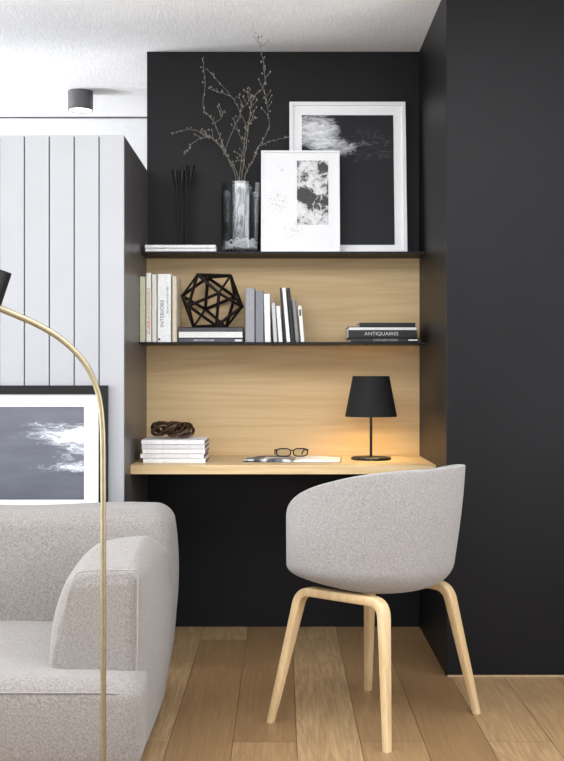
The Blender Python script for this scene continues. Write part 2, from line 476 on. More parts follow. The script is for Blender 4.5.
def book_flat(px0, px1, y0, y1, z0, D, cover, label, group, depth=.2, spine=True, name='book', hgt=None, ct=.002, rz=0):
    x0 = (px0-UX)*D/F; x1 = (px1-UX)*D/F; w = x1-x0; h = hgt if hgt else (y1-y0)*D/F
    o = empty(name, ((x0+x1)/2, D+depth/2, z0), label, 'book', group, rz)
    c = ct; d = depth/2
    mb = MB(); mb.box((-w/2, -d, 0), (w/2, d, c), .0004, 1); mb.box((-w/2, -d, h-c), (w/2, d, h), .0004, 1)
    if spine: mb.box((-w/2, -d, 0), (w/2, -d+c, h), .0004, 1)
    mb.build('cover', bmat(cover), o, smooth=False)
    MB().box((-w/2+.002, -d+(c if spine else .0015), c), (w/2-.002, d-.004, h-c)).build('pages', 'paper', o, smooth=False)
    return o, w, h

G = 'upright books at the left end of the lower shelf'
D0 = 4.74
book_standing(139.6, 145.8, 276.5, D0, (196, 197, 168), 'pale sage green book, leftmost on the lower shelf', G)
o, w, h, mt = book_standing(146, 151.6, 273, D0, (240, 235, 226), 'cream book with orange spine lettering, second from the left', G)
tm = plain('orange_print', (196, 110, 70), .7)
text_mesh('spine_lettering', 'CARAVAGGIO', .019, tm, o, (0, -.0006, h*.45), (PI/2, -PI/2, 0), 1.55)
o, w, h, mt = book_standing(151.8, 157.0, 274.5, D0, (228, 226, 212), 'slim ivory book between the orange-lettered one and the wide white one', G)
o, w, h, mt = book_standing(157.2, 171.3, 274, D0, (242, 242, 242), 'wide white book with grey spine lettering at the left end of the lower shelf', G)
gm = plain('grey_print', (96, 98, 112), .7)
text_mesh('spine_lettering', 'INTERIORS', .020, gm, o, (-.008, -.0006, h*.42), (PI/2, -PI/2, 0), 1.15)
text_mesh('spine_subtitle', 'MILANO ARCHITETTURA', .010, gm, o, (.014, -.0006, h*.62), (PI/2, -PI/2, 0), 1.0)
MB().box((-w*.5+.004, -.0007, .008), (-w*.5+.012, .0, .016)).build('spine_mark', 'black', o, smooth=False)
book_standing(172.0, 177.0, 276, D0, (218, 205, 182), 'beige book closing the left row beside the horizontal pair', G)

G = 'flat books under the geometric sculpture'
D1 = 4.75
zb = Z2
o, w, h = book_flat(178.6, 243.2, 338.3, 342, zb, D1, (84, 84, 90), 'dark grey flat book, lower one of the pair under the geometric sculpture', G, .2, hgt=.0160)
MB().box((w*.5-.034, -.1008, .003), (w*.5-.006, -.0995, .0115)).build('spine_label', 'paper', o, smooth=False)
text_mesh('spine_lettering', 'ARCHITECTURE', .010, 'paper', o, (-.03, -.1004, .0078), (PI/2, 0, 0), 1.2)
o, w, h = book_flat(178.3, 243.0, 326.8, 338, zb+.0162, D1, (70, 71, 76), 'charcoal topped flat book with white page edge, directly under the geometric sculpture', G, .2, spine=False, hgt=.046, ct=.003)
# its thick slate cover
MB().box((-w/2, -.1, .046-.019), (w/2, -.097, .046), .0006, 1).build('cover_edge', bmat((70, 71, 76)), o, smooth=False)
zgeo = zb+.0162+.046

G = 'upright books in the middle of the lower shelf'
book_standing(245.0, 254.9, 288, D0, (150, 150, 156), 'wide mid grey book starting the middle row', G)
book_standing(255.2, 263.8, 291, D0, (126, 128, 136), 'blue grey speckled book, second in the middle row', G)
book_standing(264.6, 271.0, 294, D0, (238, 238, 240), 'white book right of the blue grey one', G, 1.2)
book_standing(273.3, 277.6, 303, D0, (196, 196, 198), 'short light grey leaning book between two white books in the middle row', G, 3.2)
book_standing(278.4, 283.0, 306, D0, (236, 236, 236), 'short white leaning book between the short light grey book and a thin black one', G, 4.2)
book_standing(284.4, 286.3, 288, D0, (22, 22, 24), 'thin black book leaning left of a tall white one', G, 5)
book_standing(286.5, 290.6, 288, D0, (240, 240, 240), 'tall white book leaning between two black books', G, 5)
book_standing(291.0, 294.8, 288, D0, (24, 24, 26), 'tall black book leaning right of the tall white one', G, 5)
book_standing(295.4, 299.4, 299.5, D0, (128, 128, 132), 'slim grey book leaning near the end of the middle row', G, 5)
o, w, h, mt = book_standing(300.6, 304.9, 306, D0, (236, 234, 226), 'short ivory book leaning, rightmost of the middle row', G, 5)
MB().box((-w*.2, -.0006, h*.72), (w*.2, 0, h*.9), 0, 1, mt).build('spine_mark', 'black', o, smooth=False)

G = 'black books stacked at the right end of the lower shelf'
zb = Z2
o, w, h = book_flat(350.5, 420.5, 338, 343, zb, 4.74, (34, 34, 37), 'dark glossy book at the bottom of the right stack', G, .2, hgt=.0165)
text_mesh('spine_lettering', 'COLLECTION', .0125, bmat((170, 170, 172)), o, (0, -.1004, .0082), (PI/2, 0, 0), 1.3)
MB().box((w*.5-.05, -.1007, .006), (w*.5-.012, -.0997, .011)).build('spine_label', 'paper', o, smooth=False)
o, w, h = book_flat(348.5, 417.0, 326.5, 338, zb+.0168, 4.755, (20, 20, 22), 'thick black book with white title in the middle of the right stack', G, .2, spine=False, hgt=.048, ct=.003)
MB().box((-w/2, -.1, 0), (w/2, -.096, .034), .0008, 1).build('spine', bmat((20, 20, 22)), o, smooth=False)
text_mesh('spine_lettering', 'ANTIQUAIRES', .0195, bmat((200, 200, 200)), o, (-.005, -.1003, .018), (PI/2, 0, 0), 1.15)
o, w, h = book_flat(359.5, 415.5, 322, 326, zb+.065, 4.77, (26, 25, 26), 'thin black book on top of the right stack', G, .18, hgt=.0165)

G = 'white books under the candle holders'
o, w, h = book_flat(145.3, 216.0, 247.6, 251, Z1, S1+.008, (236, 236, 236), 'white flat book lying directly on the upper shelf', G, .17, hgt=.0148)
o, w, h = book_flat(144.9, 215.6, 244, 247.6, Z1+.015, S1+.01, (240, 240, 241), 'white flat book on top of another under the black candle holders', G, .17, hgt=.0148)
zc = Z1+.030

# ------------------------------------------------------------------ candle holders
def holder(name, pxs, tops, D, label):
    cx = sum((p-UX)*D/F for p in pxs)/2
    o = empty(name, (cx, D, zc), label, 'candle holder', 'black candle holders on the upper shelf')
    MB().lathe([(.0, 0), (.017, 0), (.018, .003), (.012, .006), (0.0, .006)], 24, caps=False).build('base', 'black', o)
    for p, (tx, ty) in zip(pxs, tops):
        x = (p-UX)*D/F-cx; X = (tx-UX)*D/F-cx; Z = EYE-(ty-VY)*D/F-zc
        pts = [(x*.9, 0, .004), (x, 0, .08), (x, 0, Z-.085), (x+(X-x)*.2, 0, Z-.06), (x+(X-x)*.6, 0, Z-.03), (X, 0, Z)]
        pp = spline(pts, 6); n = len(pp)
        rs = [.0042 if (q.z < Z-.075) else .0042+.0098*((q.z-(Z-.075))/.075)**.9 for q in pp]
        MB().tube(pp, rs, 14).build('stem', 'black', o)
holder('candle_holder', (176.8, 181.0), ((174.3, 170.5), (182.0, 170.0)), 4.87, 'shorter black twin-stem candle holder nearest the partition')
holder('candle_holder', (186.2, 189.8), ((184.3, 165.5), (192.0, 165.0)), 4.89, 'taller black twin-stem candle holder nearer the glass vase')

# ------------------------------------------------------------------ vase and branches
DV = 4.885; vx = (241-UX)*DV/F; R = .0835; H = EYE-(184-VY)*DV/F-Z1
vase = empty('vase', (vx, DV, Z1), 'clear glass cylinder vase with a pale inner sleeve on the upper shelf', 'vase')
MB().lathe([(0, .0), (R*.97, 0), (R, .004), (R, H), (R-.003, H), (R-.003, .014), (0, .014)], 48, caps=False).build('glass_cylinder', 'glass', vase)
ri = .036
MB().lathe([(ri, .03), (ri, H-.002), (ri-.002, H-.002), (ri-.002, .03)], 36, caps=False).build('inner_sleeve', 'milky', vase)
random.seed(4); mb = MB()
for k in range(60):
    a = random.uniform(0, 2*PI); b = a+random.uniform(.6, 2.2); r1 = random.uniform(.035, .070); r2 = random.uniform(.035, .070)
    pts = [Vector((r1*math.cos(a), r1*math.sin(a), random.uniform(.017, .03))), Vector(((r1+r2)/2*1.05*math.cos((a+b)/2), (r1+r2)/2*1.05*math.sin((a+b)/2), random.uniform(.03, .062))), Vector((r2*math.cos(b), r2*math.sin(b), random.uniform(.017, .035)))]
    mb.tube(spline(pts, 6), .0032, 6)
tag(mb.build('white_fibre', 'frame_white', vase), kind='stuff')
def branch(name, runs, label, D=DV, lean=0):
    base = P(runs[0][0][0], runs[0][0][1], D)
    o = empty(name, (vx, D, Z1+.035), label, 'branch', 'bare budding branches in the vase')
    mb = MB(); buds = []; rnd = random.Random(len(runs)*7+int(runs[0][1][0]))
    off = Vector((vx, D, Z1+.035))
    for ri_, run in enumerate(runs):
        dd = [rnd.uniform(-.012, .012)+ (0.02*(len(runs)%2*2-1))*i/len(run) for i in range(len(run))]
        if ri_ > 0: dd[0] = 0
        pts = [P(a, b, D+d-lean*(184-b)/150)-off for (a, b), d in zip(run, dd)]
        if ri_ == 0: pts = [Vector((pts[0].x*.3, .0, .002))]+pts
        sp = spline(pts, 5)
        for q in sp[1:-1]: q += Vector([rnd.uniform(-.003, .003) for _ in range(3)])
        for q in sp: q.y = min(q.y, YB-D-.012)
        n = len(sp); r0 = .0024 if ri_ == 0 else .0016
        mb.tube(sp, [r0*(1-.6*i/(n-1)) for i in range(n)], 6)
        for i in range(3 if ri_ else 8, n):
            if rnd.random() < .6 or i > n-4:
                d = Vector((rnd.uniform(-1, 1), rnd.uniform(-.5, .5), rnd.uniform(-.2, 1))).normalized()*rnd.uniform(.004, .012)
                e = sp[i]+d; e.y = min(e.y, YB-D-.012)
                mb.tube([sp[i], e], .0008, 5); buds.append((e, rnd.uniform(.0020, .0044)))
            if i > 4 and rnd.random() < .22:
                d2 = Vector((rnd.uniform(-1, 1), rnd.uniform(-.4, .4), rnd.uniform(.1, 1))).normalized()*rnd.uniform(.02, .04)
                e2 = sp[i]+d2*.5+Vector((0, 0, .003)); e3 = sp[i]+d2+Vector((0, 0, .008))
                for q in (e2, e3): q.y = min(q.y, YB-D-.012); q.z = min(q.z, ZC-Z1-.06)
                mb.tube([sp[i], e2, e3], .0009, 5); buds.append((e3, rnd.uniform(.003, .0045))); buds.append((e2, .0022))
    mb.build('twig', 'twig', o)
    if not hasattr(branch, 'me'):
        t = MB().ball((0, 0, 0), (.75, .75, 1), 8).build('bud', 'bud'); branch.me = t.data; bpy.data.objects.remove(t)
    for e, r_ in buds:
        b_ = link('bud', branch.me, None, o, e); b_.scale = (r_*.8, r_*.8, r_*1.25)
branch('branch', [[(236, 182), (225, 152), (215, 124), (204, 108), (205, 77), (202, 59)], [(225, 150), (239, 116), (250, 99)], [(224, 149), (209, 137), (193, 143), (185, 154)], [(214, 124), (221, 118), (223, 111)]],
       'left leaning budding branch with a drooping side twig in the glass vase')
branch('branch', [[(242, 182), (247, 140), (252, 102), (264, 85), (264, 67), (261, 51), (258, 34)], [(246, 150), (238, 130), (234, 118)], [(251, 108), (250, 96), (250, 88)]],
       'tallest budding branch in the glass vase, reaching the ceiling line', DV, .24)
branch('branch', [[(244, 182), (253, 160), (259, 146), (269, 127), (267, 108), (265, 93)], [(259, 146), (272, 141), (289, 137)], [(248, 172), (240, 160), (232, 166)]],
       'right leaning budding branch with a twig towards the big picture', DV-.01)
branch('branch', [[(240, 181), (243, 150), (246, 128), (240, 112), (231, 96), (207, 69)], [(231, 96), (218, 92), (208, 88)], [(246, 130), (251, 122), (255, 118)]],
       'middle budding branch crossing to the upper left inside the bunch', DV+.01)
branch('branch', [[(238, 181), (230, 160), (214, 140), (203, 134), (190, 129), (174, 133)]],
       'thin low branch stretching far left over the candle holders', DV-.02)

# ------------------------------------------------------------------ pictures
def picture(name, w, h, fw, fd, loc, tilt, label, mats, img, spat=None):
    o = empty(name, loc, label, 'picture'); o.rotation_euler = (-tilt, 0, 0)
    mb = MB()
    mb.box((-w/2, 0, 0), (-w/2+fw, fd, h), .001, 1); mb.box((w/2-fw, 0, 0), (w/2, fd, h), .001, 1)
    mb.box((-w/2+fw, 0, 0), (w/2-fw, fd, fw), .001, 1); mb.box((-w/2+fw, 0, h-fw), (w/2-fw, fd, h), .001, 1)
    mb.build('frame', mats, o, smooth=False)
    MB().box((-w/2+fw, fd*.45, fw), (w/2-fw, fd*.8, h-fw)).build('mount', spat or 'mat', o, smooth=False, origin=(0, fd*.45, h/2))
    x0, x1, z0, z1, im = img
    MB().box((x0, fd*.38, z0), (x1, fd*.46, z1)).build('print', im, o, smooth=False, origin=((x0+x1)/2, fd*.38, (z0+z1)/2))
    return o
s = 4.91/F
w = 117.5*s; h = .668
picture('framed_picture', w, h, .016, .022, ((348.2-UX)*s, 4.885, Z1+.0030), math.radians(6.9),
        'large white framed dark cloud picture leaning on the charcoal wall', 'frame_white',
        (-w/2+12.5*s, w/2-12.5*s, 9*s, h-13.5*s, 'plume'))
s = 4.84/F; w = 79*s; h = .437
picture('framed_picture', w, h, .009, .018, ((300.5-UX)*s, 4.828, Z1+.0020), math.radians(5.5),
        'small white framed ink picture leaning in front of the large one', 'frame_white',
        (-w/2+36*s, -w/2+67.5*s, 28*s, h-10*s, 'ink'), 'spatter')
s = 4.235/F
pw, ph = .90, .50
ztop = EYE-(385.5-VY)*s; xr = (107-UX)*s
picture('framed_picture', pw, ph, .033, .026, (xr-pw/2, YP-.028, ztop-ph), 0,
        'wide black framed grey sea picture on the pale boarded wall behind the sofa', 'black',
        (-pw/2+.033+.055, pw/2-.033-.055, .078, ph-.078, 'wave'))

# ------------------------------------------------------------------ geometric sculpture
def ico():
    b = bmesh.new(); bmesh.ops.create_icosphere(b, subdivisions=1, radius=1)
    f = b.faces[:][0]; f.normal_update(); q = f.normal.rotation_difference(Vector((0, 0, -1)))
    vs = [q@v.co for v in b.verts]
    ed = [(e.verts[0].index, e.verts[1].index) for e in b.edges]
    b.verts.ensure_lookup_table(); b.free(); return vs, ed
b_ = bmesh.new(); b_.free()
vs, ed = ico()
zmin = min(v.z for v in vs); a_edge = (vs[ed[0][0]]-vs[ed[0][1]]).length
bot = [v for v in vs if v.z < zmin+.01]
th0 = math.atan2(bot[0].y, bot[0].x); rotz = Matrix.Rotation(math.radians(166)-th0, 3, 'Z')
Rr = (51.5*4.85/F)/(2*abs(zmin))-.002
o = empty('geometric_sculpture', ((212-UX)*4.855/F, 4.855, zgeo), 'dark open-frame icosahedron sculpture on two flat books', 'sculpture')
vs = [rotz@v*Rr for v in vs]; off = Vector((0, 0, -min(v.z for v in vs)+.0066))
vs = [v+off for v in vs]
mb = MB()
for a, b in ed:
    mb.tube([vs[a], vs[b]], .0066, 4)
for v in vs: mb.ball(v, .0068, 8)
mb.build('bar_frame', 'geo', o, smooth=False)

# ------------------------------------------------------------------ desk objects
G = 'white magazines stacked on the desk'
DM = 4.55; zz = ZD
lab = ['bottom white magazine of the desk stack, lying on the oak desktop', 'white magazine second from the bottom of the desk stack',
       'white magazine third from the bottom of the desk stack', 'white magazine second from the top of the desk stack', 'topmost white magazine under the bronze knot']
hs = [.0185, .0185, .0185, .0185, .0175]
cv = [(232, 231, 230), (226, 224, 226), (234, 233, 233), (214, 212, 216), (236, 236, 236)]
rnd = random.Random(3)
for i in range(5):
    dx = [1.6, -1.2, .8, .2, -.2][i]
    o, w, h = book_flat(141.5+dx, 204.5+dx*.6, 0, 0, zz, DM+rnd.uniform(0, .004), cv[i], lab[i], G, .27, hgt=hs[i]-.0003, ct=.0012, name='magazine')
    zz += hs[i]
    MB().box((w/2-.0015, -.13, .001), (w/2+.0006, .13, hs[i]*.5)).build('cover_edge', bmat([(120, 96, 110), (70, 60, 72), (140, 110, 120), (90, 92, 104), (110, 100, 96)][i]), o, smooth=False)
ztop_m = zz
# bronze tangled knot
kx = (172-UX)*4.66/F
o = empty('knot_sculpture', (kx, 4.68, ztop_m), 'dark bronze tangled knot ornament on the magazine stack', 'ornament')
mb = MB(); N = 260
pts = []
for i in range(N+1):
    t = 2*PI*i/N*1.0
    r = .048+.019*math.cos(7*t)
    pts.append(Vector((1.28*r*math.cos(3*t), .95*r*math.sin(3*t), .036+.021*math.sin(7*t)+.004*math.sin(2*t))))
for p in pts: p.x *= 1.0; p.z = p.z+p.x*-.05
mn = min(p.z for p in pts)
pts = [p+Vector((0, 0, -mn+.0075)) for p in pts]
mb.tube(pts, .0066, 8, caps=False)
for sx_, sy_, ph_, rr_ in ((.88, .8, .5, .0042), (1.02, .95, 1.1, .0036), (.72, .7, 1.9, .0040)):
    q_ = []
    for i in range(181):
        t = 2*PI*i/180
        r = .048+.018*math.cos(5*t+ph_); xx = 1.28*r*math.cos(2*t)*sx_
        q_.append(Vector((xx, .95*r*math.sin(2*t)*sy_, .042+.022*math.sin(5*t+ph_)-.05*xx)))
    mb.tube(q_, rr_, 6, caps=False)
mb.build('tangled_loop', 'bronze', o)

# open magazine
DO = 4.63; s = DO/F
o = empty('open_magazine', ((295-UX)*s, DO+.07, ZD), 'open magazine lying flat on the desk under the glasses', 'magazine', rz=math.radians(-4))
def page(sign, wdt, lift, curl):
    mb = MB(); n = 14; rows = 2; vt = []
    for th in (0, 1):
        g = []
        for i in range(n+1):
            u = i/n
            z = .002+lift*math.sin(PI*min(1, u*1.02))**.7*(1-u*.55)+curl*u**3+(th*.0015)
            if th == 0: z = .0012+curl*u**3*.9
            g.append([mb.bm.verts.new((sign*u*wdt, y, z)) for y in (-.11+.015*u*(sign < 0), .10)])
        vt.append(g)
    for i in range(n):
        for g in vt: mb.bm.faces.new((g[i][0], g[i+1][0], g[i+1][1], g[i][1]))
        for k in (0, 1): mb.bm.faces.new((vt[0][i][k], vt[0][i+1][k], vt[1][i+1][k], vt[1][i][k]))
    for i in (0, n): mb.bm.faces.new((vt[0][i][0], vt[0][i][1], vt[1][i][1], vt[1][i][0]))
    return mb
def mat_pages():
    m = NT('printed_pages'); x, z = sep(m)
    n = m.noise(m.coord(scale=(1, 1, 1)), 14, 3, .6)
    m.setc(m.ramp(n, [(.40, (225, 225, 224)), (.47, (110, 112, 118)), (.55, (56, 56, 62))], 'EASE')); m.rough(.5); return m.m
page(-1, .20, .013, .004).build('left_page', mat_pages(), o)
page(1, .185, .012, .0).build('right_page', 'paper', o)
MB().box((-.203, -.112, 0), (.188, .102, .001)).build('cover', bmat((70, 72, 80)), o, smooth=False)

# glasses
zg = ZD+.0175; DG = 4.635; s = DG/F
o = empty('reading_glasses', ((292-UX)*s, DG, zg-.001), 'black rimmed reading glasses resting on the open magazine', 'glasses', rz=math.radians(6))
def rim(cx):
    pts = []
    for i in range(33):
        t = 2*PI*i/32
        c, s_ = math.cos(t), math.sin(t)
        pts.append(Vector((cx+.0285*math.copysign(abs(c)**.7, c), 0, .020+.0155*math.copysign(abs(s_)**.7, s_))))
    return pts
mb = MB()
for cx in (-.034, .034): mb.tube(rim(cx), .0026, 8, caps=False)
mb.tube(spline([(-.0065, 0, .026), (0, -.001, .029), (.0065, 0, .026)], 4), .0024, 8)
mb.build('rim', 'black', o)
for sx in (-1, 1):
    b = MB(); b.box((sx*.063-.003, -.002, .024), (sx*.063+.003, .004, .033), .001)
    b.tube(spline([(sx*.064, .0, .029), (sx*.064, .05, .028), (sx*.060, .095, .024), (sx*.056, .13, .004)], 6), .0024, 8, squash=1.6).build('temple', 'black', o)
for cx in (-.034, .034):
    MB().loft([[p+Vector((0, yy, 0)) for p in rim(cx)[:-1]] for yy in (-.0004, .0004)]).build('lens', 'glass', o)

# table lamp
DL = 4.74; lx = (371-UX)*DL/F; s = DL/F
lamp = empty('table_lamp', (lx, DL, ZD), 'black table lamp with a tapered shade, lit on the desk', 'lamp')
zb_, zt_ = EYE-(416.5-VY)*s-ZD, EYE-(376-VY)*s-ZD
r0, r1 = 26*s, 18.3*s
mb = MB(); mb.lathe([(.0, 0), (.082, 0), (.082, .008), (.076, .012), (0, .012)], 10, caps=False).build('base', 'black', lamp, smooth=False)
MB().tube([(0, 0, .01), (0, 0, zb_+.08)], .0055, 12).build('stem', 'black', lamp)
sh = MB().lathe([(r0, zb_), (r1, zt_), (r1-.002, zt_), (r0-.002, zb_), (r0, zb_)], 56, caps=False).build('lamp_shade', 'shade', lamp)
MB().lathe([(r0-.003, zb_+.001), (r1-.003, zt_-.001)], 56, caps=False).build('shade_lining', 'shadein', sh)
mb = MB()
for k in range(3):
    a = k*2*PI/3; mb.tube([(0, 0, zt_-.02), ((r1-.003)*math.cos(a), (r1-.003)*math.sin(a), zt_-.008)], .0015, 6)
mb.tube([(0, 0, zb_+.12), (0, 0, zt_-.012)], .002, 6)
mb.build('shade_carrier', 'black', sh)
MB().ball((0, 0, zb_+.09), .024, 16).build('bulb', 'bulb', lamp)

# ------------------------------------------------------------------ ceiling spot lamp
cy = 5.70; cx = (80.5-UX)*cy/F; r = 12.4*cy/F
o = empty('ceiling_lamp', (cx, cy, ZC), 'grey cylindrical surface-mounted ceiling spot, glowing underneath', 'lamp')
MB().lathe([(0, 0), (r, 0), (r, -.094), (r-.004, -.094), (r-.004, -.088), (0, -.088)], 40, caps=False).build('housing', 'grey_metal', o)
MB().lathe([(0, -.0885), (r-.005, -.0885), (r-.005, -.092), (0, -.092)], 40, caps=False).build('diffuser', 'glow', o)

# ------------------------------------------------------------------ sofa
SX0 = -2.55
sofa = empty('sofa', (-1.4, 3.45, 0), 'light grey wool sofa with low plump arms in front of the boarded wall', 'sofa')
so = Vector((-1.4, 3.45, 0))
def outer(y, z, side_x, amt=.038):
    return side_x+amt*math.sin(PI*max(0, min(1, (z-.03)/.62)))*sstep(2.95, 3.5, y)
def d_base(x, y, z):
    if x > -1.0:
        t = (x+1.0)/(.62)
        e = .020*math.sin(PI*max(0, min(1, (z-.05)/.62)))*sstep(2.9, 3.4, y)
        x += t*e
        x -= t*.030*sstep(3.06, 3.3, y)
    # soft domed seat
    if z > .2: z += .012*math.sin(PI*max(0, min(1, (x-SX0)/(2.15))))*sstep(2.97, 3.15, y)*(z-.2)/.1
    if z > .15: z -= .014*sstep(-.50, -.355, x)*(1-sstep(3.0, 3.14, y))*(z-.15)/.15
    y -= .010*math.sin(PI*max(0, min(1, (z-.05)/.26))) if y < 3.05 else 0
    return x, y, z
mb = rbox((SX0, 2.975, .055), (-.368, 3.955, .303), .048, d_base, 6, 22)
mb.build('seat_base', 'sofa', sofa, origin=None)
def d_back(x, y, z):
    t = max(0, min(1, (z-.30)/.37))
    if x > -.8:
        k = (x+.8)/.42
        x += k*(.042*math.sin(PI*min(1, max(0, (z-.02)/.68)))-.006+.024*t-.010*t**8)
    y += -.02*math.sin(PI*t)*(1 if y < 3.85 else 0)+.02*t*(1 if y < 3.85 else 0)
    z += .006*math.sin(9*x)*t
    if y < 3.85: y += .012*mnoise.noise(Vector((x*6, z*4, 1.3)))+.006*mnoise.noise(Vector((x*17+z*6, z*3, 4.1)))
    return x, y, z
rbox((SX0, 3.66, .018), (-.392, 3.965, .656), .050, d_back, 7, 26).build('backrest', 'sofa', sofa)
def mk_arm(mirror):
    def d_arm(x, y, z):
        t = max(0, min(1, (z-.30)/.28))
        u = max(0, min(1, (x+.635)/.26))          # 0 inner, 1 outer
        x = x+(1-u)*(.060*t**1.2-.022*math.sin(PI*t)*sstep(3.08, 3.2, y))
        x += u*(.030*math.sin(PI*max(0, min(1, (z-.03)/.62)))*sstep(3.05, 3.45, y)-.004)
        z += (.040*sstep(3.08, 3.36, y)-.052*sstep(3.40, 3.73, y))*t*(.35+.65*math.sin(PI*(.15+.6*u))) - .02*t*(1-u) - .012*t*sstep(.8, 1, u)*sstep(3.1, 3.3, y)
        if mirror: x = (SX0-.368)-x
        return x, y, z
    return rbox((-.635, 3.08, .018), (-.378, 3.73, .580), .050, d_arm, 7, 16)
mk_arm(False).build('armrest', 'sofa', sofa)
mk_arm(True).build('armrest', 'sofa', sofa)
mb = MB().box((SX0+.04, 3.03, 0), (-.42, 3.93, .06)); mb.build('plinth', 'black', sofa, smooth=False)
# piping
def pipe(pts, name='piping', r=.0022): MB().tube(spline(pts, 8), r, 6).build(name, 'piping', sofa)
pipe([(-.618, 3.083, .312), (-.600, 3.079, .40), (-.575, 3.079, .50), (-.553, 3.080, .554), (-.530, 3.079, .567), (-.46, 3.079, .570), (-.41, 3.079, .570), (-.388, 3.082, .558), (-.387, 3.082, .45), (-.388, 3.082, .30)])
pipe([(SX0+.04, 2.970, .272), (-1.4, 2.970, .272), (-.6, 2.970, .272), (-.46, 2.972, .271), (-.425, 2.974, .267)])
for c in sofa.children: c.matrix_parent_inverse = Matrix.Translation(-so)

# ------------------------------------------------------------------ arc lamp
DA = 2.6
al = empty('arc_floor_lamp', (P(103, 0, DA).x, DA, 0), 'brass arc floor lamp with a black shade in front of the sofa', 'lamp')
ao = Vector(al.location)
px = [(103.3, 858-8), (103.3, 761), (103.3, 560), (103.2, 473), (102.3, 425), (98.6, 395), (90, 372), (80, 357), (67, 344), (53, 333.5), (35, 323.5), (18, 316), (0, 308.5), (-14, 303.5), (-22, 301)]
pts = [P(a, b, DA)-ao for a, b in px]
pts[0].z = .02
n = 8; sp = spline(pts, n)
MB().tube(sp, [.0064 if q.z < 1.0 else .0064+.0012*sstep(0, .25, -q.x) for q in sp], 14).build('arc_pole', 'brass', al)
MB().lathe([(0, 0), (.12, 0), (.12, .018), (.115, .022), (0, .022)], 48, caps=False).build('base', 'black', al)
a = P(-21.5, 299, DA)-ao; b = P(-10.5, 266, DA)-ao; ax = (b-a).normalized()
q = Vector((0, 0, 1)).rotation_difference(ax).to_matrix().to_4x4(); L = (b-a).length; rr = .052
mb = MB().lathe([(0, L), (rr*.97, L), (rr, L-.003), (rr, 0), (rr-.002, 0), (rr-.002, L-.006), (0, L-.006)], 40, caps=False)
bmesh.ops.transform(mb.bm, matrix=Matrix.Translation(a)@q, verts=mb.bm.verts[:])
mb.build('lamp_shade', 'black', al)

# ------------------------------------------------------------------ chair
CC = Vector((.298, 3.667, 0))
beta = math.radians(-40)                      # direction of the backrest
chair = empty('armchair', CC, 'light grey upholstered tub chair with pale ash legs at the desk', 'chair', rz=beta)
# local frame: +x = backrest, angles measured from it
def rim_z(phi):
    p = abs(math.degrees(phi)); tab = [(0, .811), (30, .810), (50, .805), (70, .790), (95, .760), (110, .734), (122, .706), (135, .668), (143, .63), (150, .575), (158, .52), (168, .492), (180, .487)]
    for (a, b), (c, d) in zip(tab, tab[1:]):
        if a <= p <= c:
            t = (p-a)/(c-a); return b+(d-b)*t
    return tab[-1][1]
def plan(phi):
    c, s_ = abs(math.cos(phi)), abs(math.sin(phi)); n = 2.25
    a = b = .278
    return 1/((c/a)**n+(s_/b)**n)**(1/n)
NP, NT_ = 96, 40
Z0 = .419
def prof(phi, zr):
    w = sstep(60, 145, abs(math.degrees(phi)))
    c = .105*(1-w)+.03*w; Rr = plan(phi)/.285
    rb = (.249*(1-w)+.281*w)
    pts = [(0, Z0)]
    for i in range(1, 7): pts.append(((rb-c)*i/6, Z0+.006*(i/6)**2+.040*w*(i/6)**1.5))
    zb = pts[-1][1]
    for i in range(1, 11):
        a = PI/2*i/10; pts.append((rb-c+c*math.sin(a), zb+c*.85*(1-math.cos(a))))
    z1 = pts[-1][1]
    for i in range(1, 15):
        t = i/14; z = z1+(.83-z1)*t; pts.append((rb+(.282-rb)*(1-(1-t)**1.5), z))
    pts = [(r*Rr, z) for r, z in pts]
    out = []                       # truncate at zr
    for (r0_, z0_), (r1_, z1_) in zip(pts, pts[1:]):
        out.append((r0_, z0_))
        if z1_ >= zr:
            t = (zr-z0_)/(z1_-z0_+1e-9); out.append((r0_+(r1_-r0_)*t, zr)); break
    else: out.append(pts[-1])
    # resample by arc length
    ls = [0]
    for p_, q_ in zip(out, out[1:]): ls.append(ls[-1]+math.hypot(q_[0]-p_[0], q_[1]-p_[1]))
    res = []; j = 0
    for i in range(NT_+1):
        d = ls[-1]*i/NT_
        while j < len(ls)-2 and ls[j+1] < d: j += 1
        t = (d-ls[j])/(ls[j+1]-ls[j]+1e-12)
        res.append((out[j][0]+(out[j+1][0]-out[j][0])*t, out[j][1]+(out[j+1][1]-out[j][1])*t))
    return res
zr = [rim_z(2*PI*k/NP if k <= NP/2 else 2*PI*k/NP-2*PI) for k in range(NP)]
for _ in range(4): zr = [(zr[k-1]+2*zr[k]+zr[(k+1) % NP])/4 for k in range(NP)]
mb = MB(); grid = []
for k in range(NP):
    ph = 2*PI*k/NP; ph2 = ph if ph <= PI else ph-2*PI
    pr = prof(ph2, zr[k]); grid.append([(r*math.cos(ph), r*math.sin(ph), z) for r, z in pr])
c0 = mb.bm.verts.new((0, 0, Z0))
V = [[mb.bm.verts.new(p) for p in g[1:]] for g in grid]
for k in range(NP):
    a, b = V[k], V[(k+1) % NP]
    mb.bm.faces.new((c0, a[0], b[0]))
    for i in range(NT_-1): mb.bm.faces.new((a[i], a[i+1], b[i+1], b[i]))
shell = mb.build('seat_shell', 'chair', chair, ang=180)
sol = shell.modifiers.new('thickness', 'SOLIDIFY'); sol.thickness = .022; sol.offset = -1
bv = shell.modifiers.new('soft', 'BEVEL'); bv.width = .008; bv.segments = 3; bv.limit_method = 'ANGLE'; bv.angle_limit = math.radians(50)
# rim seam
rp = [Vector(g[-1])-Vector((math.cos(2*PI*k/NP)*.001, math.sin(2*PI*k/NP)*.001, .006)) for k, g in enumerate(grid)]
